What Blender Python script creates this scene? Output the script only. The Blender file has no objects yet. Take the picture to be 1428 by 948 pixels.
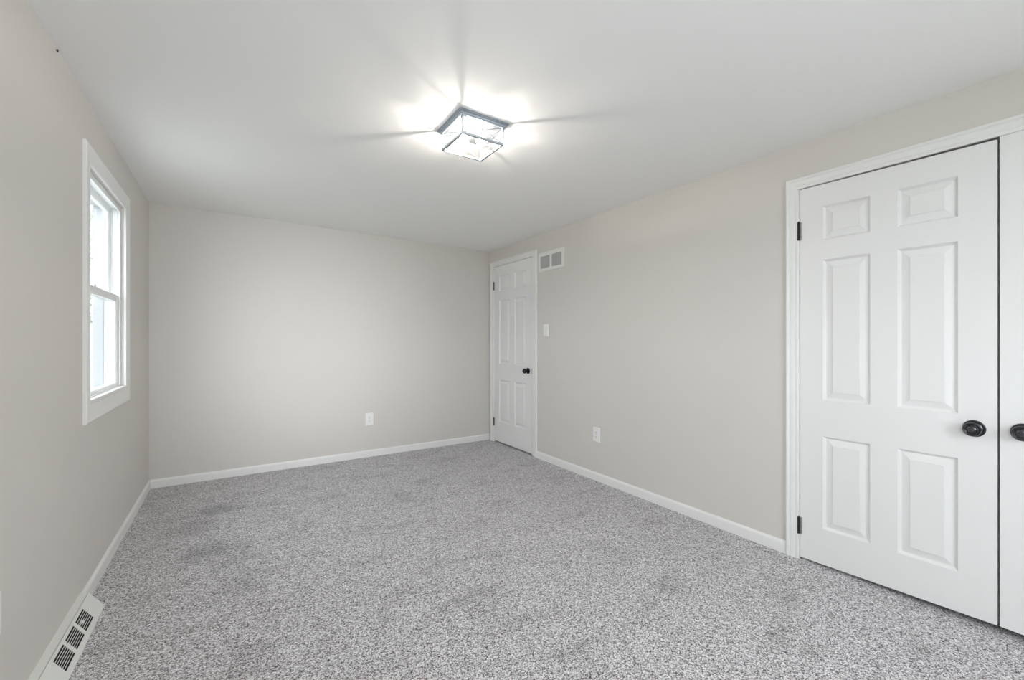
import bpy, math, random
from mathutils import Vector, Matrix
random.seed(7)
S = bpy.context.scene
COL = S.collection

# ------------------------------------------------------------------ room measures (metres; camera stands over x=0,y=0)
XL, XR, YB, YF = -0.5587, 2.575, 4.4406, -1.40
WT = 0.141                                   # wall thickness
def HC(x): return 2.2798 - 0.014 * x         # the ceiling drops slightly to the right

# ------------------------------------------------------------------ camera
cam = bpy.data.cameras.new('camera'); co = bpy.data.objects.new('camera', cam); COL.objects.link(co)
F_PX, YAW, CY = 596.59, 0.5787, 474.98
cam.sensor_fit = 'HORIZONTAL'; cam.sensor_width = 36.0
cam.lens = 36.0 * F_PX / 1428.0
cam.shift_y = -(474.0 - CY) / 1428.0
cam.clip_start = 0.02; cam.clip_end = 300
co.location = (0, 0, 1.18); co.rotation_euler = (math.pi / 2, 0, -YAW)
S.camera = co

# ------------------------------------------------------------------ view, world, exposure
S.view_settings.view_transform = 'Standard'; S.view_settings.look = 'None'
S.view_settings.gamma = 1.0; S.view_settings.use_curve_mapping = False
S.view_settings.exposure = 0.54
S.cycles.use_denoising = True
S.cycles.max_bounces = 16; S.cycles.diffuse_bounces = 8; S.cycles.transparent_max_bounces = 24
S.cycles.sample_clamp_indirect = 6.0
SKY = 8.0
LAMP_W = 7.8
SUN_W = 1.7
w = bpy.data.worlds.new('overcast_sky'); S.world = w; w.use_nodes = True
bg = w.node_tree.nodes['Background']
bg.inputs['Color'].default_value = (0.90, 0.955, 1.0, 1); bg.inputs['Strength'].default_value = SKY

# added soft sun lamp through the window behind the camera, brightens the far wall
sl = bpy.data.lights.new('added_sun', 'SUN'); sl.energy = SUN_W; sl.angle = math.radians(19); sl.color = (0.94, 0.97, 1.0)
so_ = bpy.data.objects.new('added_sun', sl); COL.objects.link(so_)
so_.rotation_euler = Vector((-0.045, 1.0, -0.075)).to_track_quat('-Z', 'Y').to_euler()

# windows: (wall, a0, a1) opening along the wall, same heights
WZ0, WZ1 = 0.904, 1.996
W1 = (2.723, 3.520)            # left wall, in the picture
W2 = (-1.05, -0.35)            # left wall, beside the camera
W3 = (0.30, 1.60)             # front wall, unseen, added behind the camera to bring in daylight
def portal(name, loc, rot, sx, sy):
    l = bpy.data.lights.new(name, 'AREA'); l.shape = 'RECTANGLE'; l.size = sx; l.size_y = sy
    l.cycles.is_portal = True
    o = bpy.data.objects.new(name, l); COL.objects.link(o); o.location = loc; o.rotation_euler = rot
ZC = (WZ0 + WZ1) / 2
for (a0, a1) in (W1, W2):
    portal('window_daylight', (XL - WT - 0.01, (a0 + a1) / 2, ZC), (0, -math.pi / 2, 0), WZ1 - WZ0, a1 - a0)
portal('window_daylight', ((W3[0] + W3[1]) / 2, YF - WT - 0.01, ZC), (math.pi / 2, 0, 0), W3[1] - W3[0], WZ1 - WZ0)

# ------------------------------------------------------------------ materials
def mat(name, col, rough=0.5, metal=0.0, spec=0.5, bump=None, noise=None):
    m = bpy.data.materials.new(name); m.use_nodes = True
    nt = m.node_tree; b = nt.nodes['Principled BSDF']
    b.inputs['Base Color'].default_value = (*col, 1); b.inputs['Roughness'].default_value = rough
    b.inputs['Metallic'].default_value = metal; b.inputs['Specular IOR Level'].default_value = spec
    if bump or noise:
        tc = nt.nodes.new('ShaderNodeTexCoord')
    if bump:
        sc, st = bump
        n = nt.nodes.new('ShaderNodeTexNoise'); n.inputs['Scale'].default_value = sc; n.inputs['Detail'].default_value = 4
        nt.links.new(tc.outputs['Object'], n.inputs['Vector'])
        bp = nt.nodes.new('ShaderNodeBump'); bp.inputs['Strength'].default_value = st; bp.inputs['Distance'].default_value = 0.002
        nt.links.new(n.outputs['Fac'], bp.inputs['Height']); nt.links.new(bp.outputs['Normal'], b.inputs['Normal'])
    if noise:
        sc, amt = noise
        n = nt.nodes.new('ShaderNodeTexNoise'); n.inputs['Scale'].default_value = sc; n.inputs['Detail'].default_value = 3
        nt.links.new(tc.outputs['Object'], n.inputs['Vector'])
        r = nt.nodes.new('ShaderNodeValToRGB')
        r.color_ramp.elements[0].position = 0.3; r.color_ramp.elements[1].position = 0.7
        r.color_ramp.elements[0].color = (*[c * (1 - amt) for c in col], 1)
        r.color_ramp.elements[1].color = (*[min(1, c * (1 + amt)) for c in col], 1)
        nt.links.new(n.outputs['Fac'], r.inputs['Fac']); nt.links.new(r.outputs['Color'], b.inputs['Base Color'])
    return m

M_WALL = mat('greige_wall_paint', (0.68, 0.657, 0.622), 0.75, spec=0.25, bump=(260, 0.05), noise=(1.2, 0.012))
M_CEIL = mat('white_ceiling_paint', (0.90, 0.90, 0.89), 0.85, spec=0.2, bump=(180, 0.06))
M_TRIM = mat('white_trim_paint', (0.84, 0.84, 0.83), 0.38, spec=0.4, bump=(90, 0.02))
M_DOOR = mat('white_door_paint', (0.82, 0.82, 0.815), 0.42, spec=0.4)
M_VINYL = mat('white_window_vinyl', (0.86, 0.87, 0.87), 0.35, bump=(60, 0.01))
M_PLASTIC = mat('white_plastic', (0.86, 0.86, 0.85), 0.3, bump=(200, 0.01))
M_BRONZE = mat('dark_bronze_metal', (0.03, 0.03, 0.032), 0.34, metal=0.7, bump=(120, 0.03))
M_BLACK = mat('matt_black_hinge_metal', (0.022, 0.022, 0.023), 0.5, metal=0.0, spec=0.3, bump=(120, 0.03))
M_PEWTER = mat('dark_pewter_metal', (0.085, 0.085, 0.093), 0.28, metal=0.9, bump=(120, 0.02))
M_LEAF = mat('dull_steel_hinge_leaf', (0.42, 0.42, 0.42), 0.45, metal=0.6, bump=(120, 0.03))
M_FIX = mat('grey_fixture_metal', (0.40, 0.455, 0.51), 0.35, metal=0.85, bump=(150, 0.02))
M_DARK = mat('duct_shade_black', (0.02, 0.02, 0.02), 0.9, bump=(80, 0.05))  # near-black colour standing in for shade inside the ducts
M_GREYFIN = mat('white_painted_fin', (0.62, 0.63, 0.62), 0.5, bump=(120, 0.02))
M_REG = mat('white_register_enamel', (0.80, 0.80, 0.78), 0.4, bump=(120, 0.02))
M_LEAFG = mat('green_foliage', (0.20, 0.24, 0.17), 0.8, noise=(3, 0.3))
M_BARK = mat('grey_bark', (0.22, 0.20, 0.18), 0.9, bump=(12, 0.5))
M_GRASS = mat('pale_winter_lawn', (0.38, 0.38, 0.345), 0.95, noise=(2.5, 0.25))
M_OUTER = mat('darkened_outside_frame', (0.40, 0.41, 0.415), 0.6, bump=(60, 0.02))  # frame white darkened to grey so outdoor glare stays in range
M_PAN = mat('dark_glare_pan', (0.035, 0.037, 0.04), 0.6, metal=0.0, bump=(90, 0.02))  # added pan, coloured dark to hold down glare inside the lantern
M_SLOT = mat('outlet_slot_shadow_gap', (0.05, 0.05, 0.05), 0.8, bump=(80, 0.02))

# raised grain on the door skins
nt = M_DOOR.node_tree; b = nt.nodes['Principled BSDF']
tc = nt.nodes.new('ShaderNodeTexCoord'); mp = nt.nodes.new('ShaderNodeMapping'); mp.inputs['Scale'].default_value = (160, 160, 6)
n = nt.nodes.new('ShaderNodeTexNoise'); n.inputs['Scale'].default_value = 1; n.inputs['Detail'].default_value = 3
bp = nt.nodes.new('ShaderNodeBump'); bp.inputs['Strength'].default_value = 0.05; bp.inputs['Distance'].default_value = 0.001
nt.links.new(tc.outputs['Object'], mp.inputs['Vector']); nt.links.new(mp.outputs['Vector'], n.inputs['Vector'])
nt.links.new(n.outputs['Fac'], bp.inputs['Height']); nt.links.new(bp.outputs['Normal'], b.inputs['Normal'])

def glass(name, refl=0.08, tint=(1, 1, 1)):
    m = bpy.data.materials.new(name); m.use_nodes = True; nt = m.node_tree
    nt.nodes.remove(nt.nodes['Principled BSDF']); out = nt.nodes['Material Output']
    tr = nt.nodes.new('ShaderNodeBsdfTransparent'); tr.inputs['Color'].default_value = (*tint, 1)
    gl = nt.nodes.new('ShaderNodeBsdfGlossy'); gl.inputs['Roughness'].default_value = 0.02
    fr = nt.nodes.new('ShaderNodeLayerWeight')
    pw = nt.nodes.new('ShaderNodeMath'); pw.operation = 'POWER'; pw.inputs[1].default_value = 5
    mu = nt.nodes.new('ShaderNodeMath'); mu.operation = 'MULTIPLY_ADD'; mu.inputs[1].default_value = refl; mu.inputs[2].default_value = 0.04 * refl
    mx = nt.nodes.new('ShaderNodeMixShader')
    nt.links.new(fr.outputs['Facing'], pw.inputs[0]); nt.links.new(pw.outputs[0], mu.inputs[0]); nt.links.new(mu.outputs[0], mx.inputs['Fac'])
    nt.links.new(tr.outputs[0], mx.inputs[1]); nt.links.new(gl.outputs[0], mx.inputs[2])
    nt.links.new(mx.outputs[0], out.inputs['Surface'])
    return m
M_PANE = glass('window_glass', 0.5)
M_PANE_T = glass('daylight_dimming_glass', 0.5, (0.76, 0.77, 0.78))  # tint added to dim the overbright daylight through this window
M_LGLASS = glass('lantern_glass', 0.9)

def bulb_mat():
    m = bpy.data.materials.new('lit_bulb_glass'); m.use_nodes = True; nt = m.node_tree
    nt.nodes.remove(nt.nodes['Principled BSDF']); out = nt.nodes['Material Output']
    tr = nt.nodes.new('ShaderNodeBsdfTransparent')
    em = nt.nodes.new('ShaderNodeEmission'); em.inputs['Color'].default_value = (1, 0.97, 0.92, 1); em.inputs['Strength'].default_value = 14
    mx = nt.nodes.new('ShaderNodeMixShader'); mx.inputs['Fac'].default_value = 0.35
    nt.links.new(tr.outputs[0], mx.inputs[1]); nt.links.new(em.outputs[0], mx.inputs[2]); nt.links.new(mx.outputs[0], out.inputs['Surface'])
    return m
M_BULB = bulb_mat()

MARKS = [(-0.10, 3.62, 0.17, 0.70), (-0.13, 2.96, 0.16, 0.74), (0.01, 2.90, 0.13, 0.80), (-0.22, 3.36, 0.20, 0.82), (1.08, 3.22, 0.13, 0.86),
         (1.20, 2.02, 0.09, 0.84), (1.79, 1.68, 0.14, 0.88), (0.02, 2.48, 0.18, 0.86), (1.80, 3.90, 0.16, 0.86), (0.96, 1.72, 0.15, 0.90)]
def carpet_mat():
    m = bpy.data.materials.new('speckled_grey_carpet'); m.use_nodes = True; nt = m.node_tree
    b = nt.nodes['Principled BSDF']; b.inputs['Roughness'].default_value = 1.0; b.inputs['Specular IOR Level'].default_value = 0.05
    b.inputs['Sheen Weight'].default_value = 0.15
    N, L = nt.nodes, nt.links
    tc = N.new('ShaderNodeTexCoord')
    def noise(scale, detail=2, rough=0.6):
        n = N.new('ShaderNodeTexNoise'); n.inputs['Scale'].default_value = scale; n.inputs['Detail'].default_value = detail
        n.inputs['Roughness'].default_value = rough; L.new(tc.outputs['Object'], n.inputs['Vector']); return n.outputs['Fac']
    def math_(op, a, bb):
        n = N.new('ShaderNodeMath'); n.operation = op
        for i, v in enumerate((a, bb)):
            if isinstance(v, (int, float)): n.inputs[i].default_value = v
            else: L.new(v, n.inputs[i])
        return n.outputs[0]
    v = N.new('ShaderNodeTexVoronoi'); v.inputs['Scale'].default_value = 360; L.new(tc.outputs['Object'], v.inputs['Vector'])
    sep = N.new('ShaderNodeSeparateColor'); L.new(v.outputs['Color'], sep.inputs[0])
    v2 = N.new('ShaderNodeTexVoronoi'); v2.inputs['Scale'].default_value = 185; L.new(tc.outputs['Object'], v2.inputs['Vector'])
    sep2 = N.new('ShaderNodeSeparateColor'); L.new(v2.outputs['Color'], sep2.inputs[0])
    a = math_('MULTIPLY', sep.outputs[0], 0.50)
    c = math_('MULTIPLY', sep2.outputs[0], 0.36)
    d = math_('MULTIPLY', noise(75, 3), 0.14)
    tot = math_('ADD', math_('ADD', a, c), d)
    ramp = N.new('ShaderNodeValToRGB'); cr = ramp.color_ramp
    cr.elements[0].position = 0.25; cr.elements[0].color = (0.07, 0.065, 0.068, 1)
    cr.elements[1].position = 0.75; cr.elements[1].color = (0.95, 0.93, 0.955, 1)
    e = cr.elements.new(0.5); e.color = (0.54, 0.522, 0.536, 1)
    L.new(tot, ramp.inputs['Fac'])
    # brushed-pile patches (foot and vacuum marks)
    mp = N.new('ShaderNodeMapping'); mp.inputs['Rotation'].default_value = (0, 0, 0.6); mp.inputs['Scale'].default_value = (1.0, 2.1, 1)
    L.new(tc.outputs['Object'], mp.inputs['Vector'])
    pn = N.new('ShaderNodeTexNoise'); pn.inputs['Scale'].default_value = 2.6; pn.inputs['Detail'].default_value = 5; pn.inputs['Roughness'].default_value = 0.62
    L.new(mp.outputs['Vector'], pn.inputs['Vector'])
    pr = N.new('ShaderNodeValToRGB'); pr.color_ramp.elements[0].position = 0.30; pr.color_ramp.elements[0].color = (0.78, 0.775, 0.77, 1)
    pr.color_ramp.elements[1].position = 0.46; pr.color_ramp.elements[1].color = (1, 1, 1, 1)
    L.new(pn.outputs['Fac'], pr.inputs['Fac'])
    mx = N.new('ShaderNodeMix'); mx.data_type = 'RGBA'; mx.blend_type = 'MULTIPLY'; mx.inputs['Factor'].default_value = 1.0
    L.new(ramp.outputs['Color'], mx.inputs['A']); L.new(pr.outputs['Color'], mx.inputs['B'])
    # scuffed foot marks pressed into the pile
    geo = N.new('ShaderNodeNewGeometry')
    wob = N.new('ShaderNodeTexNoise'); wob.inputs['Scale'].default_value = 9; wob.inputs['Detail'].default_value = 3; L.new(geo.outputs['Position'], wob.inputs['Vector'])
    woff = math_('MULTIPLY', math_('SUBTRACT', wob.outputs['Fac'], 0.5), 0.55)
    marks = None
    for mx_, my_, mr_, amt in MARKS:
        dn = N.new('ShaderNodeVectorMath'); dn.operation = 'DISTANCE'; L.new(geo.outputs['Position'], dn.inputs[0]); dn.inputs[1].default_value = (mx_, my_, 0)
        q = math_('ADD', math_('DIVIDE', dn.outputs['Value'], mr_), woff)
        mr = N.new('ShaderNodeMapRange'); mr.interpolation_type = 'SMOOTHSTEP'
        mr.inputs['From Min'].default_value = 0.25; mr.inputs['From Max'].default_value = 1.0; mr.inputs['To Min'].default_value = amt; mr.inputs['To Max'].default_value = 1.0
        L.new(q, mr.inputs['Value'])
        marks = mr.outputs['Result'] if marks is None else math_('MULTIPLY', marks, mr.outputs['Result'])
    mx2 = N.new('ShaderNodeMix'); mx2.data_type = 'RGBA'; mx2.blend_type = 'MULTIPLY'; mx2.inputs['Factor'].default_value = 1.0
    L.new(mx.outputs['Result'], mx2.inputs['A']); L.new(marks, mx2.inputs['B'])
    L.new(mx2.outputs['Result'], b.inputs['Base Color'])
    bp = N.new('ShaderNodeBump'); bp.inputs['Strength'].default_value = 0.6; bp.inputs['Distance'].default_value = 0.004
    L.new(tot, bp.inputs['Height']); L.new(bp.outputs['Normal'], b.inputs['Normal'])
    return m
M_CARPET = carpet_mat()

# ------------------------------------------------------------------ mesh helpers
class MB:
    def __init__(s): s.v = []; s.f = []; s.sm = []
    def add(s, vs, fs, smooth=False):
        o = len(s.v); s.v += [tuple(p) for p in vs]
        for f in fs: s.f.append([i + o for i in f]); s.sm.append(smooth)
    def box(s, x0, x1, y0, y1, z0, z1):
        x0, x1 = sorted((x0, x1)); y0, y1 = sorted((y0, y1)); z0, z1 = sorted((z0, z1))
        s.add([(x, y, z) for z in (z0, z1) for y in (y0, y1) for x in (x0, x1)],
              [(0, 2, 3, 1), (4, 5, 7, 6), (0, 1, 5, 4), (2, 6, 7, 3), (0, 4, 6, 2), (1, 3, 7, 5)])
        return s
    def rings(s, rs, closed=True, cap0=True, cap1=True, smooth=False):
        """rs: list of equal-length vertex loops, skinned together"""
        n = len(rs[0]); vs = [p for r in rs for p in r]; fs = []
        for i in range(len(rs) - 1):
            for j in range(n if closed else n - 1):
                k = (j + 1) % n
                fs.append((i * n + j, i * n + k, (i + 1) * n + k, (i + 1) * n + j))
        s.add(vs, fs, smooth)
        if cap0: s.add(rs[0], [tuple(range(n))[::-1]])
        if cap1: s.add(rs[-1], [tuple(range(n))])
        return s
    def lathe(s, prof, axis, org, n=32, smooth=True):
        """prof: (radius, distance along axis)"""
        ax = Vector(axis).normalized(); t = ax.orthogonal().normalized(); u = ax.cross(t); org = Vector(org)
        rs = [[org + ax * h + (t * math.cos(a) + u * math.sin(a)) * r for a in [2 * math.pi * k / n for k in range(n)]] for r, h in prof]
        return s.rings(rs, smooth=smooth)
    def bar(s, p, q, r, n=4):
        p, q = Vector(p), Vector(q); ax = (q - p).normalized(); t = ax.orthogonal().normalized(); u = ax.cross(t)
        return s.rings([[c + (t * math.cos(a) + u * math.sin(a)) * r for a in [2 * math.pi * (k + .5) / n for k in range(n)]] for c in (p, q)])
    def build(s, name, m, parent=None, bevel=0, kind=None, fix=True):
        me = bpy.data.meshes.new(name); me.from_pydata(s.v, [], s.f); me.validate()
        for p, sm in zip(me.polygons, s.sm): p.use_smooth = sm
        if fix:
            import bmesh
            bm = bmesh.new(); bm.from_mesh(me); bmesh.ops.remove_doubles(bm, verts=bm.verts, dist=1e-6)
            bmesh.ops.recalc_face_normals(bm, faces=bm.faces); bm.to_mesh(me); bm.free()
        me.materials.append(m)
        o = bpy.data.objects.new(name, me); COL.objects.link(o)
        if parent is not None: o.parent = parent
        if kind: o['kind'] = kind
        if bevel:
            b = o.modifiers.new('bevel', 'BEVEL'); b.width = bevel; b.segments = 2; b.limit_method = 'ANGLE'; b.harden_normals = False
        return o

def thing(name, label, cat, loc=(0, 0, 0), group=None, kind=None):
    o = bpy.data.objects.new(name, None); COL.objects.link(o); o.location = loc; o.empty_display_size = 0.1
    if label: o['label'] = label
    if cat: o['category'] = cat
    if group: o['group'] = group
    if kind: o['kind'] = kind
    return o
def tag(o, label, cat, group=None):
    o['label'] = label; o['category'] = cat
    if group: o['group'] = group
    return o

# wall-to-world maps: a along the wall, t out of the wall into the room, z up
def on_left(a, t, z): return (XL + t, a, z)
def on_right(a, t, z): return (XR - t, a, z)
def on_back(a, t, z): return (a, YB - t, z)
def on_front(a, t, z): return (a, YF + t, z)
def abox(mb, fn, a0, a1, t0, t1, z0, z1):
    p, q = fn(a0, t0, z0), fn(a1, t1, z1); return mb.box(p[0], q[0], p[1], q[1], p[2], q[2])

def wall(name, fn, a0, a1, holes, label, thick=WT):
    """slab with rectangular holes (b0,b1,z0,z1), top following the ceiling"""
    A = sorted({a0, a1, *[h[0] for h in holes], *[h[1] for h in holes]})
    top = 9.0
    Z = sorted({-0.02, top, *[h[2] for h in holes], *[h[3] for h in holes]})
    def solid(i, j):
        if i < 0 or j < 0 or i >= len(A) - 1 or j >= len(Z) - 1: return False
        ca, cz = (A[i] + A[i + 1]) / 2, (Z[j] + Z[j + 1]) / 2
        return not any(h[0] < ca < h[1] and h[2] < cz < h[3] for h in holes)
    def P(i, t, j):
        x, y, z = fn(A[i], t, Z[j])
        if Z[j] == top: z = HC(fn(A[i], 0, 0)[0])
        return (x, y, z)
    mb = MB()
    for i in range(len(A) - 1):
        for j in range(len(Z) - 1):
            if not solid(i, j): continue
            mb.add([P(i, 0, j), P(i + 1, 0, j), P(i + 1, 0, j + 1), P(i, 0, j + 1)], [(0, 1, 2, 3)])
            mb.add([P(i, -thick, j), P(i + 1, -thick, j), P(i + 1, -thick, j + 1), P(i, -thick, j + 1)], [(3, 2, 1, 0)])
            for di, dj, e in ((-1, 0, ((i, j), (i, j + 1))), (1, 0, ((i + 1, j), (i + 1, j + 1))), (0, -1, ((i, j), (i + 1, j))), (0, 1, ((i, j + 1), (i + 1, j + 1)))):
                if not solid(i + di, j + dj):
                    (p, q), (r, s_) = e
                    mb.add([P(p, 0, q), P(r, 0, s_), P(r, -thick, s_), P(p, -thick, q)], [(0, 1, 2, 3)])
    o = mb.build(name, M_WALL, kind='structure')
    return tag(o, label, 'wall')

# ------------------------------------------------------------------ the shell
D1 = (3.545, 4.338, -0.02, 2.056)        # rough opening of the room door
D2 = (-0.372, 1.110, -0.02, 2.018)       # rough opening of the closet
x0, x1, y0, y1 = XL - WT, XR + 0.9, YF - WT, YB + WT
fl = MB().box(XL - WT, XR + 0.9, YF - WT, YB + WT, -0.12, 0.0).build('floor', M_CARPET, kind='structure')
tag(fl, 'speckled grey cut-pile carpet covering the whole room', 'floor')
cb = MB()
cb.add([(x, y, HC(x) + d) for d in (0, 0.12) for y in (y0, y1) for x in (x0, x1)],
       [(0, 2, 3, 1), (4, 5, 7, 6), (0, 1, 5, 4), (2, 6, 7, 3), (0, 4, 6, 2), (1, 3, 7, 5)])
tag(cb.build('ceiling', M_CEIL, kind='structure'), 'smooth white ceiling with one lantern light', 'ceiling')
wall('wall_left', on_left, YF - WT, YB + WT, [(W1[0], W1[1], WZ0, WZ1), (W2[0], W2[1], WZ0, WZ1)], 'greige painted wall on the left holding the window')
wall('wall_back', on_back, XL, XR, [], 'greige painted end wall between window wall and narrow door')
wall('wall_front', on_front, XL, XR, [(W3[0], W3[1], WZ0, WZ1)], 'greige painted wall behind the viewer')
wall('wall_right', on_right, YF - WT, YB + WT, [D1, D2], 'greige painted long wall with the doors on the right', thick=0.11)
# closed dark spaces behind the doors (closet and hall)
def shell(name, y0, y1, x0, x1, label):
    mb = MB()
    mb.box(x1, x1 + .05, y0 - .05, y1 + .05, 0, 2.22); mb.box(x0, x1, y0 - .05, y0, 0, 2.22); mb.box(x0, x1, y1, y1 + .05, 0, 2.22)
    tag(mb.build(name, M_WALL, kind='structure'), label, 'wall')
shell('wall_closet', -0.45, 1.2, XR + 0.112, XR + 0.70, 'inside walls of the closet behind the double doors')
shell('wall_hall', 3.45, 4.42, XR + 0.112, XR + 0.70, 'hall walls behind the narrow room door')

# ------------------------------------------------------------------ casings (mitred, moulded)
PROF = [(0.0, 0.0), (0.0, 0.009), (0.003, 0.011), (0.010, 0.011), (0.0115, 0.0070), (0.015, 0.0075), (0.018, 0.0110), (0.028, 0.0135), (0.034, 0.0150), (0.0355, 0.0105),
        (0.042, 0.0125), (0.047, 0.0190), (0.0525, 0.0195), (0.057, 0.018), (0.060, 0.014), (0.060, 0.0)]
def casing(mb, fn, a0, a1, z0, z1, prof, closed, kb=1.0):
    rs = []
    for wd, t in prof:
        if closed: rs.append([fn(a0 - wd, t, z0 - wd * kb), fn(a0 - wd, t, z1 + wd), fn(a1 + wd, t, z1 + wd), fn(a1 + wd, t, z0 - wd * kb)])
        else: rs.append([fn(a0 - wd, t, z0), fn(a0 - wd, t, z1 + wd), fn(a1 + wd, t, z1 + wd), fn(a1 + wd, t, z0)])
    mb.rings(rs, closed=closed, cap0=False, cap1=False)
    if not closed:
        for k in (0, 3):
            mb.add([r[k] for r in rs], [tuple(range(len(rs)))])
    return mb
# room door: casing + jambs
t1 = MB(); casing(t1, on_right, 3.537, 4.324, 0.0, 2.042, PROF, False)
abox(t1, on_right, 3.545, 3.565, -0.11, 0.0, 0, 2.056); abox(t1, on_right, 4.318, 4.338, -0.11, 0.0, 0, 2.056)
abox(t1, on_right, 3.545, 4.338, -0.11, 0.0, 2.041, 2.056)
abox(t1, on_right, 3.565, 3.577, -0.075, -0.042, 0, 2.041); abox(t1, on_right, 4.306, 4.318, -0.075, -0.042, 0, 2.041); abox(t1, on_right, 3.565, 4.318, -0.075, -0.042, 2.029, 2.041)
tag(t1.build('trim_1', M_TRIM, kind='structure'), 'white moulded casing around the narrow door in the far corner', 'door trim')
# closet: casing + jambs
t2 = MB(); casing(t2, on_right, -0.354, 1.093, 0.0, 1.999, PROF, False)
abox(t2, on_right, 1.0905, 1.110, -0.11, 0.0, 0, 2.018); abox(t2, on_right, -0.372, -0.352, -0.11, 0.0, 0, 2.018)
abox(t2, on_right, -0.372, 1.110, -0.11, 0.0, 2.0055, 2.018)
tag(t2.build('trim_2', M_TRIM, kind='structure'), 'white fluted casing around the closet double doors', 'door trim')

# ------------------------------------------------------------------ baseboards
BP = [(0.0, 0.0), (0.0125, 0.0), (0.0125, 0.052), (0.011, 0.059), (0.0065, 0.064), (0.004, 0.0685), (0.0, 0.0685)]
def base(name, fn, runs, label, m0=0, m1=0):
    mb = MB()
    for a0, a1 in runs:
        mb.rings([[fn(a, t, z) for t, z in BP] for a in (a0, a1)])
    tag(mb.build(name, M_TRIM, kind='structure'), label, 'baseboard')
REG0, REG1 = 1.985, 2.592
base('baseboard_left', on_left, [(YF, REG0), (REG1, YB)], 'white baseboard along the window wall')
base('baseboard_back', on_back, [(XL + .0125, XR - .0005)], 'white baseboard along the far end wall')
base('baseboard_right', on_right, [(1.1535, 3.4765), (YF, -0.415)], 'white baseboard along the long right wall')
base('baseboard_front', on_front, [(XL + .0125, XR - .0125)], 'white baseboard along the wall behind the viewer')

# ------------------------------------------------------------------ six-panel doors
def panel_door(name, label, y_hinge, y_latch, ztop, zbot_h, zbot_l, cols, rows, front=0.001, thick=0.035, top_drop=0.0):
    """cols: (ya,yb) with ya nearer the hinge; rows: (z0,z1). hinge on the larger y"""
    A = sorted([y_latch, y_hinge] + [c for p in cols for c in p])
    Z = sorted([0.0, ztop] + [c for p in rows for c in p])
    top_l = ztop - top_drop
    def zz(a, z):
        if z == 0.0: return zbot_l + (zbot_h - zbot_l) * (a - y_latch) / (y_hinge - y_latch)
        if z == ztop: return top_l + (ztop - top_l) * (a - y_latch) / (y_hinge - y_latch)
        return z
    mb = MB()
    P = lambda a, t, z: on_right(a, -front - t, zz(a, z))
    for i in range(len(A) - 1):
        for j in range(len(Z) - 1):
            ca, cz = (A[i] + A[i + 1]) / 2, (Z[j] + Z[j + 1]) / 2
            ispan = any(min(c) < ca < max(c) for c in cols) and any(r[0] < cz < r[1] for r in rows)
            a0, a1, z0, z1 = A[i], A[i + 1], Z[j], Z[j + 1]
            if not ispan:
                mb.add([P(a0, 0, z0), P(a1, 0, z0), P(a1, 0, z1), P(a0, 0, z1)], [(0, 1, 2, 3)])
            else:
                rs = []
                for ins, d in ((0, 0), (0.0015, 0.0025), (0.0085, 0.0115), (0.0105, 0.0135), (0.0130, 0.0135), (0.042, 0.0050), (0.0430, 0.0022), (0.046, 0.0022)):
                    rs.append([P(a0 + ins, d, z0 + ins), P(a1 - ins, d, z0 + ins), P(a1 - ins, d, z1 - ins), P(a0 + ins, d, z1 - ins)])
                mb.rings(rs, cap0=False)
    for i in range(len(A) - 1):
        for j in range(len(Z) - 1):
            a0, a1, z0, z1 = A[i], A[i + 1], Z[j], Z[j + 1]
            mb.add([P(a0, thick, z0), P(a1, thick, z0), P(a1, thick, z1), P(a0, thick, z1)], [(3, 2, 1, 0)])
    for i in range(len(A) - 1):
        for z in (0.0, ztop): mb.add([P(A[i], 0, z), P(A[i + 1], 0, z), P(A[i + 1], thick, z), P(A[i], thick, z)], [(0, 1, 2, 3)])
    for j in range(len(Z) - 1):
        for a in (A[0], A[-1]): mb.add([P(a, 0, Z[j]), P(a, 0, Z[j + 1]), P(a, thick, Z[j + 1]), P(a, thick, Z[j])], [(0, 1, 2, 3)])
    o = mb.build(name, M_DOOR, kind='structure')
    return tag(o, label, 'door')
def hinge(parent, y, z0, z1, sgn=1, leaf=True):
    mb = MB(); n = 5; h = (z1 - z0) / n
    for k in range(n):
        mb.lathe([(0.0055, 0.0004), (0.0062, 0.001), (0.0062, h - 0.001), (0.0055, h - 0.0004)], (0, 0, 1), (XR - 0.0065, y, z0 + k * h), 16)
    mb.lathe([(0.003, 0), (0.0045, 0.002), (0.0045, 0.004), (0.002, 0.006)], (0, 0, 1), (XR - 0.0065, y, z1 - 0.0005), 12)
    o = mb.build('hinge', M_BLACK, parent); o['label'] = 'dark bronze hinge knuckle'
    if leaf:
        l = MB(); l.box(XR - 0.0008, XR + 0.0016, y - 0.004 * sgn, y - 0.0155 * sgn, z0, z1)
        lo = l.build('hinge_leaf', M_LEAF, o); lo['label'] = 'dull grey hinge leaf'
    return o

d1 = panel_door('door_1', 'narrow white six-panel door in the far corner with a dark knob', 4.3155, 3.5685, 2.038, 0.018, 0.016,
                [(4.216, 3.993), (3.893, 3.672)], [(0.249, 0.729), (0.915, 1.644), (1.751, 1.925)])
for z0, z1 in ((0.188, 0.276), (1.772, 1.866)): hinge(d1, 4.320, z0, z1, leaf=False)
ky, kz = 3.633, 0.866
kb = MB().lathe([(0.031, 0.0), (0.032, 0.003), (0.031, 0.006), (0.026, 0.008), (0.012, 0.010)], (-1, 0, 0), (XR + 0.001, ky, kz))
ro = kb.build('rosette', M_BRONZE, d1); ro['label'] = 'round dark bronze rosette'
kb = MB().lathe([(0.010, 0.009), (0.0095, 0.026), (0.015, 0.030), (0.023, 0.036), (0.0265, 0.045), (0.0255, 0.054), (0.020, 0.061), (0.010, 0.0645), (0.001, 0.065)], (-1, 0, 0), (XR + 0.001, ky, kz))
kn = kb.build('knob', M_BRONZE, d1); kn['label'] = 'round dark bronze knob'
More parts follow.
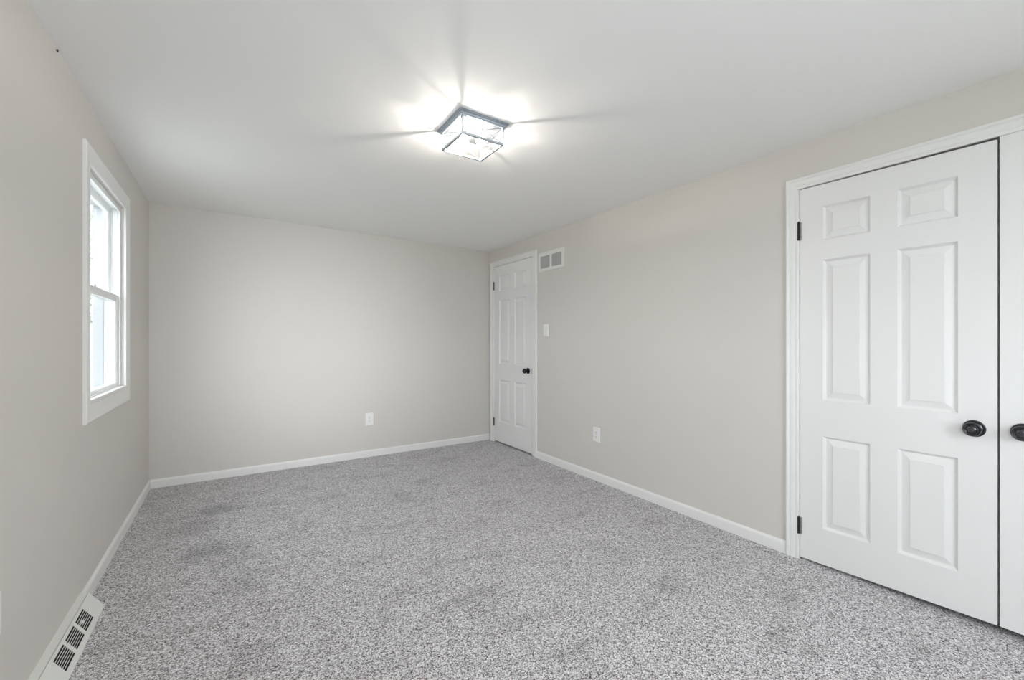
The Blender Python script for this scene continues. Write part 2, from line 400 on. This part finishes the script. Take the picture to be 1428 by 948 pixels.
lp = MB().box(XR - 0.0006, XR + 0.003, 3.5665, 3.571, 0.838, 0.894).build('latch_plate', M_LEAF, d1); lp['label'] = 'small grey latch plate'

def closet_knob(parent, y, z):
    def turned(prof, name, lab):
        # every hard step of the profile keeps its own crisp edge
        m = MB(); ax = (-1, 0, 0)
        for p in prof: m.lathe(p, ax, (XR + 0.001, y, z), 44)
        o = m.build(name, M_PEWTER, parent, fix=False); o['label'] = lab
        import bmesh
        bm = bmesh.new(); bm.from_mesh(o.data)
        bmesh.ops.delete(bm, geom=[f for f in bm.faces if len(f.verts) > 4], context='FACES_ONLY')
        bmesh.ops.recalc_face_normals(bm, faces=bm.faces); bm.to_mesh(o.data); bm.free()
        return o
    turned([[(0.0335, 0), (0.0345, 0.0015), (0.0345, 0.0035), (0.0335, 0.005)], [(0.0335, 0.005), (0.029, 0.0062), (0.0275, 0.0055)], [(0.0275, 0.0055), (0.0265, 0.0085), (0.012, 0.0095), (0.0005, 0.0096)]],
           'rosette', 'round dark pewter rosette')
    turned([[(0.0115, 0.0085), (0.0105, 0.022), (0.014, 0.028), (0.0225, 0.0320)], [(0.0225, 0.0320), (0.0275, 0.0345), (0.0285, 0.0385), (0.0275, 0.0425), (0.0245, 0.0450)],
            [(0.0245, 0.0450), (0.0215, 0.0432), (0.0205, 0.0432)], [(0.0205, 0.0432), (0.0200, 0.0478), (0.0180, 0.0490)], [(0.0180, 0.0490), (0.0160, 0.0476)], [(0.0160, 0.0476), (0.0140, 0.0505), (0.008, 0.0518), (0.0005, 0.0520)]],
           'knob', 'dark pewter disc knob with a ringed face')
ROWS2 = [(0.199, 0.682), (0.870, 1.602), (1.705, 1.880)]
d2 = panel_door('door_2', 'white six-panel closet door shown whole, hinged at its far side', 1.0875, 0.3735, 1.996, 0.010, 0.034,
                [(0.981, 0.783), (0.682, 0.484)], ROWS2, top_drop=0.006)
for z0, z1 in ((0.136, 0.226), (1.722, 1.820)): hinge(d2, 1.0925, z0, z1)
closet_knob(d2, 0.437, 0.816)
d3 = panel_door('door_3', 'white six-panel closet door cut off by the right edge', 0.3665, -0.349, 2.003, 0.035, 0.030,
                [(0.258, 0.060), (-0.041, -0.239)], ROWS2)
for z0, z1 in ((0.136, 0.226), (1.722, 1.820)): hinge(d3, -0.354, z0, z1, sgn=-1)
closet_knob(d3, 0.305, 0.823)

# ------------------------------------------------------------------ windows
WPROF = [(0.0, 0.0), (0.0, 0.007), (0.004, 0.0095), (0.012, 0.0095), (0.016, 0.008), (0.022, 0.0090), (0.050, 0.0125), (0.068, 0.0145), (0.080, 0.0145), (0.085, 0.011), (0.085, 0.0)]
def window(name, fn, a0, a1, label, pane_mat=M_PANE):
    e = thing(name, label, 'window', fn((a0 + a1) / 2, 0, WZ0), kind='structure')
    bx = fn((a0 + a1) / 2, 0, WZ0)
    inv = Matrix.Translation(Vector(bx)).inverted()
    def fin(o): o.matrix_parent_inverse = inv; return o
    c = MB(); casing(c, fn, a0, a1, WZ0, WZ1, WPROF, True, 1.19); fin(c.build('casing', M_TRIM, e))
    J = 0.012
    f = MB()
    def ring(t0, t1, d, dz0=None, dz1=None, off=0.0):
        dz0 = d if dz0 is None else dz0; dz1 = d if dz1 is None else dz1
        abox(f, fn, a0, a0 + d, t0, t1, WZ0, WZ1); abox(f, fn, a1 - d, a1, t0, t1, WZ0, WZ1)
        abox(f, fn, a0 + d, a1 - d, t0, t1, WZ0, WZ0 + dz0); abox(f, fn, a0 + d, a1 - d, t0, t1, WZ1 - dz1, WZ1)
    ring(-0.016, -0.024, 0.020, 0.004, 0.030)       # inside stop and head lip
    ring(-0.024, -0.054, 0.011, 0.004, 0.012)       # lower sash track
    ring(-0.054, -0.060, 0.018, 0.004, 0.016)       # parting stop
    ring(-0.060, -0.092, 0.011, 0.003, 0.012)       # upper sash track
    fin(f.build('window_frame', M_VINYL, e)); f = MB()
    ring(-0.092, -0.106, 0.022, 0.006, 0.022)       # outside stop
    ring(-0.106, -0.141, 0.012, 0.003, 0.012)
    ao = fin(f.build('outer_frame', M_OUTER, e)); ao['label'] = 'pale grey outside frame'
    # jamb liner covers above the lower sash
    for s0, s1 in ((a0 + 0.011, a0 + 0.017), (a1 - 0.017, a1 - 0.011)):
        fin(abox(MB(), fn, s0, s1, -0.030, -0.052, 1.903, 1.978).build('jamb_cover', M_VINYL, e))
    def sash(t0, t1, z0, z1, stile, bot, top, bars=False):
        m = MB(); b0, b1 = a0 + 0.0125, a1 - 0.0125
        tm = (t0 + t1) / 2
        prof = [(0, t1), (0, t0), (0.6, t0), (0.8, t0 - 0.003), (1.0, t0 - 0.009), (1.0, t1 + 0.006), (0.8, t1)]
        rs = []
        for q, t in prof:
            rs.append([fn(b0 + stile * q, t, z0 + bot * q), fn(b0 + stile * q, t, z1 - top * q), fn(b1 - stile * q, t, z1 - top * q), fn(b1 - stile * q, t, z0 + bot * q)])
        rs.append(rs[0]); m.rings(rs, cap0=False, cap1=False)
        so = fin(m.build('sash', M_VINYL, e))
        p = abox(MB(), fn, b0 + stile - 0.004, b1 - stile + 0.004, tm - 0.002, tm + 0.002, z0 + bot - 0.004, z1 - top + 0.004)
        po = p.build('pane', pane_mat, so); po['label'] = 'clear glass pane'
        return so
    up = sash(-0.061, -0.090, 1.418, 1.983, 0.034, 0.034, 0.030)
    lo = sash(-0.025, -0.053, 0.9085, 1.455, 0.036, 0.022, 0.038)
    la = MB(); ac = (a0 + a1) / 2 - 0.11
    abox(la, fn, ac - 0.03, ac + 0.03, -0.030, -0.049, 1.455, 1.461); abox(la, fn, ac - 0.012, ac + 0.022, -0.033, -0.046, 1.461, 1.471)
    lk = la.build('sash_lock', M_VINYL, lo, bevel=0.0015)
    return e
window('window_1', on_left, *W1, 'white double-hung window in the left wall', M_PANE_T)
window('window_2', on_left, *W2, 'white double-hung window beside the viewer')
window('added_window_3', on_front, *W3, 'unseen white double-hung window added behind the viewer for daylight')

# ------------------------------------------------------------------ ceiling light
LX, LY = 1.0215, 1.930
lamp = thing('ceiling_light', 'square grey metal lantern with clear glass and two bulbs on the ceiling', 'ceiling light', (LX, LY, HC(LX)))
lamp.rotation_euler = (0, 0.014, 0)
sq = lambda h, z: [(-h, -h, z), (h, -h, z), (h, h, z), (-h, h, z)]
pl = MB().rings([sq(h, z) for h, z in ((0.128, 0.0), (0.134, -0.002), (0.135, -0.008), (0.131, -0.011), (0.128, -0.0115), (0.128, -0.016), (0.124, -0.018), (0.121, -0.023), (0.113, -0.024), (0.113, -0.022))])
o = pl.build('base_plate', M_FIX, lamp); o['label'] = 'stepped square grey metal plate'
hc, zt, zb = 0.1115, -0.022, -0.108; r = 0.0048
cg = MB()
for sx in (-1, 1):
    for sy in (-1, 1): cg.box(sx * hc - r, sx * hc + r, sy * hc - r, sy * hc + r, zb, zt)
for s_ in (-1, 1):
    cg.box(-hc + r, hc - r, s_ * hc - r, s_ * hc + r, zb, zb + 2 * r); cg.box(s_ * hc - r, s_ * hc + r, -hc + r, hc - r, zb, zb + 2 * r)
o = cg.build('cage_frame', M_FIX, lamp); o['label'] = 'grey metal cage of corner posts and bottom rails'
for k in range(4):
    R_ = Matrix.Rotation(k * math.pi / 2, 3, 'Z')
    xb = MB(); z0, z1, hh = zb + 2 * r, zt, hc - r
    xb.bar(R_ @ Vector((-hh, -hc + 0.001, z0)), R_ @ Vector((hh, -hc + 0.001, z1)), 0.0024, 6)
    xb.bar(R_ @ Vector((-hh, -hc - 0.001, z1)), R_ @ Vector((hh, -hc - 0.001, z0)), 0.0024, 6)
    xb.build('cross_brace', M_FIX, lamp)
    g = MB(); q = [R_ @ Vector(p) for p in ((-hh, -hc + 0.0040, z0), (hh, -hc + 0.0040, z0), (hh, -hc + 0.0060, z0), (-hh, -hc + 0.0060, z0))]
    g.rings([q, [p + Vector((0, 0, z1 - z0)) for p in q]])
    go = g.build('glass_panel', M_LGLASS, lamp); go['label'] = 'clear glass side panel'
g = MB().box(-hc + r, hc - r, -hc + r, hc - r, zb + 0.0022, zb + 0.0042)
go = g.build('glass_panel', M_LGLASS, lamp); go['label'] = 'clear glass bottom panel'
rf = MB().rings([sq(h, z) for h, z in ((0.1125, -0.0222), (0.1125, -0.0232), (0.100, -0.0236))]).build('glare_pan', M_PAN, lamp); rf['label'] = 'added dark pan damping glare inside the cage'
for s_ in (-1, 1):
    bx, by = s_ * 0.034, -s_ * 0.034
    so = MB().lathe([(0.017, -0.0235), (0.017, -0.030), (0.0135, -0.032), (0.0135, -0.040), (0.011, -0.042)], (0, 0, 1), (bx, by, 0), 24).build('socket', M_PLASTIC, lamp)
    so['label'] = 'white bulb socket'
    prof = [(0.010, -0.042), (0.012, -0.046), (0.019, -0.053), (0.0265, -0.063), (0.029, -0.074), (0.027, -0.085), (0.020, -0.0945), (0.010, -0.0995), (0.0005, -0.101)]
    bo = MB().lathe(prof, (0, 0, 1), (bx, by, 0), 28).build('bulb', M_BULB, lamp); bo['label'] = 'glowing white bulb'
    pl_ = bpy.data.lights.new('bulb_light', 'POINT'); pl_.energy = LAMP_W * (1.3 if s_ < 0 else 0.7); pl_.color = (1.0, 0.93, 0.835); pl_.shadow_soft_size = 0.010
    po = bpy.data.objects.new('bulb_light', pl_); COL.objects.link(po); po.parent = lamp; po.location = (bx, by, -0.076)

# ------------------------------------------------------------------ return-air vent, right wall
vy0, vy1, vz0, vz1 = 3.044, 3.436, 1.865, 2.050
v = thing('wall_vent', 'white two-bay air vent high on the right wall beside the narrow door', 'vent', on_right((vy0 + vy1) / 2, 0, vz0))
vinv = Matrix.Translation(v.location).inverted()
def kid(o, p, inv, lab=None):
    o.parent = p; o.matrix_parent_inverse = inv
    if lab: o['label'] = lab
    return o
ops = [(3.265, 3.413), (3.086, 3.236)]; oz0, oz1 = 1.893, 2.0145
fr = MB()
def vprof(o, z, t): return None
abox(fr, on_right, vy0, vy1, 0, 0.008, vz0, oz0); abox(fr, on_right, vy0, vy1, 0, 0.008, oz1, vz1)
for a0, a1 in ((vy0, ops[1][0]), (ops[1][1], ops[0][0]), (ops[0][1], vy1)): abox(fr, on_right, a0, a1, 0, 0.008, oz0, oz1)
kid(fr.build('vent_frame', M_REG, bevel=0.002), v, vinv)
kid(abox(MB(), on_right, ops[1][0], ops[0][1], 0.0003, 0.001, oz0, oz1).build('duct_backing', M_DARK), v, vinv, 'black sheet standing in for the shaded duct')
for a0, a1 in ops:
    g = MB(); n = 15
    for k in range(n):
        c = a0 + (k + .5) * (a1 - a0) / n
        g.box(XR - 0.0015, XR - 0.007, c - 0.0017, c + 0.0017, oz0, oz1)
    for k in range(1, 6):
        zc = oz0 + k * (oz1 - oz0) / 6; g.box(XR - 0.0014, XR - 0.0050, a0, a1, zc - 0.0009, zc + 0.0009)
    kid(g.build('louver_grille', M_GREYFIN), v, vinv, 'grille of narrow grey fins')

# ------------------------------------------------------------------ switch and outlets
def plate_ring(fn, c, z, w_, h_, t):
    return [fn(c - w_, t, z - h_), fn(c + w_, t, z - h_), fn(c + w_, t, z + h_), fn(c - w_, t, z + h_)]
def plate(fn, c, z, hw, hh):
    m = MB(); m.rings([plate_ring(fn, c, z, hw, hh, 0), plate_ring(fn, c, z, hw, hh, 0.002), plate_ring(fn, c, z, hw - 0.003, hh - 0.003, 0.0062)])
    return m.build('wall_plate', M_PLASTIC)
sw = thing('light_switch', 'white rocker light switch on the right wall below the vent', 'light switch', on_right(3.3285, 0, 1.2825))
si = Matrix.Translation(sw.location).inverted()
kid(plate(on_right, 3.3285, 1.2825, 0.040, 0.0605), sw, si)
rk = MB(); c, z = 3.3285, 1.2825
rk.rings([plate_ring(on_right, c, z, 0.0165, 0.0335, 0.006), [on_right(c - .0165, .0075, z - .0335), on_right(c + .0165, .0075, z - .0335), on_right(c + .0165, .0075, z), on_right(c - .0165, .0075, z)][:0] or plate_ring(on_right, c, z, 0.0165, 0.0335, 0.0075)])
rk.rings([plate_ring(on_right, c, z, 0.0145, 0.031, 0.0075), [on_right(c - .0145, .0085, z - .031), on_right(c + .0145, .0085, z - .031), on_right(c + .0145, .0112, z + .031), on_right(c - .0145, .0112, z + .031)]])
kid(rk.build('rocker', M_PLASTIC), sw, si)
def outlet(fn, c, z, label):
    o = thing('wall_outlet', label, 'outlet', fn(c, 0, z), group='wall outlets')
    inv = Matrix.Translation(o.location).inverted()
    kid(plate(fn, c, z, 0.0405, 0.0615), o, inv)
    for s_ in (1, -1):
        zc = z + s_ * 0.0195
        m = MB(); pts = []
        for k in range(24):
            a = 2 * math.pi * k / 24; pts.append((0.0172 * math.cos(a), max(-0.0135, min(0.0135, 0.0172 * math.sin(a)))))
        m.rings([[fn(c + x, t, zc + y) for x, y in pts] for t in (0.0055, 0.0080)])
        ro = kid(m.build('receptacle', M_PLASTIC), o, inv)
        sl = MB()
        abox(sl, fn, c - 0.0075, c - 0.0055, 0.0079, 0.0083, zc - 0.002, zc + 0.007); abox(sl, fn, c + 0.0055, c + 0.0075, 0.0079, 0.0083, zc - 0.001, zc + 0.006)
        p0 = fn(c, 0.0079, zc - 0.0075); ax = Vector(fn(c, 1, zc)) - Vector(fn(c, 0, zc))
        sl.lathe([(0.0026, 0), (0.0026, 0.0004)], ax, p0, 12, smooth=False)
        s2 = sl.build('slots', M_SLOT, ro); s2['label'] = 'dark plug slots'
    ax = Vector(fn(c, 1, z)) - Vector(fn(c, 0, z))
    kid(MB().lathe([(0.0032, 0), (0.0030, 0.001), (0.001, 0.0014)], ax, fn(c, 0.0061, z), 14).build('screw', M_LEAF), o, inv)
outlet(on_right, 2.635, 0.388, 'white outlet low on the right wall between narrow door and closet')
outlet(on_back, 1.1655, 0.383, 'white outlet low on the far end wall')
outlet(on_left, 1.783, 0.4045, 'white outlet at the left edge, only a sliver on the window wall')

# ------------------------------------------------------------------ baseboard register
rg = thing('baseboard_register', 'white slanted metal floor register along the left baseboard', 'vent', (XL, (REG0 + REG1) / 2, 0))
ri = Matrix.Translation(rg.location).inverted()
TOPX, TOPZ, BOTX = -0.529, 0.074, -0.4775
body = MB()
# flat top strip + back + ends (ends closed)
sec = [(XL, 0.0), (XL, 0.0765), (XL + 0.004, 0.0765), (TOPX - 0.003, 0.0755), (TOPX - 0.0025, 0.072), (TOPX - 0.010, 0.060), (XL + 0.010, 0.010), (XL + 0.010, 0.0)]
body.rings([[(x, y, z) for x, z in sec] for y in (REG0, REG1)])
kid(body.build('back_plate', M_REG), rg, ri, 'flat white top strip against the wall')
# slanted face in local (u along y, s up the slope)
du = Vector((TOPX - BOTX, 0, TOPZ)); SL = du.length; du /= SL; nr = Vector((du.z, 0, -du.x))
if nr.x < 0: nr = -nr
def FP(y, s, d=0.0): return Vector((BOTX, y, 0.0)) + du * (s * SL) + nr * d
face = MB()
groups = [(2.471, 2.366), (2.344, 2.244), (2.222, 2.117)]
s0, s1 = 0.235, 0.862; th = 0.0016
def fb(y0, y1, sa, sb, d0=-th, d1=0.0):
    face.rings([[FP(y0, sa, d0), FP(y1, sa, d0), FP(y1, sb, d0), FP(y0, sb, d0)], [FP(y0, sa, d1), FP(y1, sa, d1), FP(y1, sb, d1), FP(y0, sb, d1)]])
fb(REG0, REG1, 0.0, s0); fb(REG0, REG1, s1, 1.0)
ys = [REG1] + [c for g in groups for c in g] + [REG0]
for k in range(0, len(ys), 2): fb(ys[k + 1], ys[k], s0, s1)
# closed triangular ends
for y, dy in ((REG1, -0.0016), (REG0, 0.0016)):
    tri = [(BOTX, 0), (TOPX, TOPZ), (TOPX - 0.02, TOPZ), (XL + 0.0105, 0)]
    face.rings([[(x, yy, z) for x, z in tri] for yy in (y, y + dy)])
kid(face.build('register_face', M_REG), rg, ri, 'slanted white face plate')
kid(MB().rings([[FP(REG0 + .003, 0.05, -0.012), FP(REG0 + .003, 0.95, -0.012), Vector((XL + .0125, REG0 + .003, 0.062)), Vector((XL + .0125, REG0 + .003, 0.004))],
                [FP(REG1 - .003, 0.05, -0.012), FP(REG1 - .003, 0.95, -0.012), Vector((XL + .0125, REG1 - .003, 0.062)), Vector((XL + .0125, REG1 - .003, 0.004))]]).build('duct_shade_block', M_DARK), rg, ri, 'black block standing in for shade behind the slots')
for g1, g0 in groups:
    lv = MB(); n = 7
    for k in range(1, n):
        s = s0 + k * (s1 - s0) / n
        a = [FP(y, s, 0) for y in (g0, g1)]
        lv.rings([[q + du * 0.0011, q - du * 0.0011, q - du * 0.0008 - nr * 0.0016, q + du * 0.0008 - nr * 0.0016] for q in a])
    kid(lv.build('louver_bank', M_REG), rg, ri, 'bank of thin white louvers')
lev = MB(); p = FP(2.388, 0.625, 0.0)
lev.lathe([(0.006, -0.002), (0.0065, 0.004), (0.005, 0.009), (0.001, 0.010)], nr, p, 16)
lev.rings([[FP(y, s, d) for y, s in ((2.379, 0.60), (2.397, 0.60), (2.397, 0.65), (2.379, 0.65))] for d in (0.001, 0.004)])
kid(lev.build('damper_knob', M_REG), rg, ri, 'small white damper knob')

# ------------------------------------------------------------------ nail by the ceiling on the left wall
nl = MB().lathe([(0.0015, -0.004), (0.0015, 0.004), (0.0042, 0.0042), (0.0042, 0.006), (0.002, 0.0068)], (1, 0, 0), (XL, 2.296, 2.2765), 14).build('nail', M_BRONZE)
tag(nl, 'tiny dark nail head high on the left wall just under the ceiling', 'nail')

# ------------------------------------------------------------------ outside the window
gd = MB(); gd.add([(x, y, -0.6 + d) for d in (-0.3, 0) for y in (-40, 60) for x in (-60, XL - WT - 0.02)], [(0, 2, 3, 1), (4, 5, 7, 6), (0, 1, 5, 4), (2, 6, 7, 3), (0, 4, 6, 2), (1, 3, 7, 5)])
tag(gd.build('ground', M_GRASS, kind='structure'), 'pale lawn outside the window', 'ground')
def tree(name, x, y, h, rad, z0, n, label, leaf=0.11, low=0.25):
    t = thing(name, label, 'tree', (x, y, -0.6))
    tr = MB(); rs = []
    for k in range(7):
        f = k / 6; rr = (1 - f) * h * 0.022 + 0.02
        rs.append([(rr * math.cos(a) + 0.12 * math.sin(f * 4), rr * math.sin(a), f * h * 0.92) for a in [2 * math.pi * j / 10 for j in range(10)]])
    tr.rings(rs, smooth=True)
    for k in range(14):
        f = low + 0.6 * k / 14; a = k * 2.4; L = rad * (1.05 - f) * 0.95
        tr.bar((0.12 * math.sin(f * 4), 0, f * h), (L * math.cos(a), L * math.sin(a), f * h + L * 0.55), 0.03, 5)
    tr.build('trunk', M_BARK, t)
    fo = MB()
    for k in range(n):
        f = random.random(); zc = low * h + f * (1 - low) * h
        rr = rad * math.sin(math.pi * (0.18 + 0.8 * f)) * math.sqrt(random.random()); a = random.random() * 6.283
        c = Vector((rr * math.cos(a), rr * math.sin(a), zc))
        u = Vector((random.gauss(0, 1), random.gauss(0, 1), random.gauss(0, 1))).normalized(); v_ = u.orthogonal().normalized()
        s = leaf * random.uniform(0.6, 1.4)
        fo.add([c - u * s, c + v_ * s * .5, c + u * s, c - v_ * s * .5], [(0, 1, 2, 3)])
    fo.build('foliage', M_LEAFG, t, fix=False)
tree('tree', -6.1, 25.0, 9.5, 2.3, 0, 3800, 'sparse grey-green tree seen through the upper window sash')
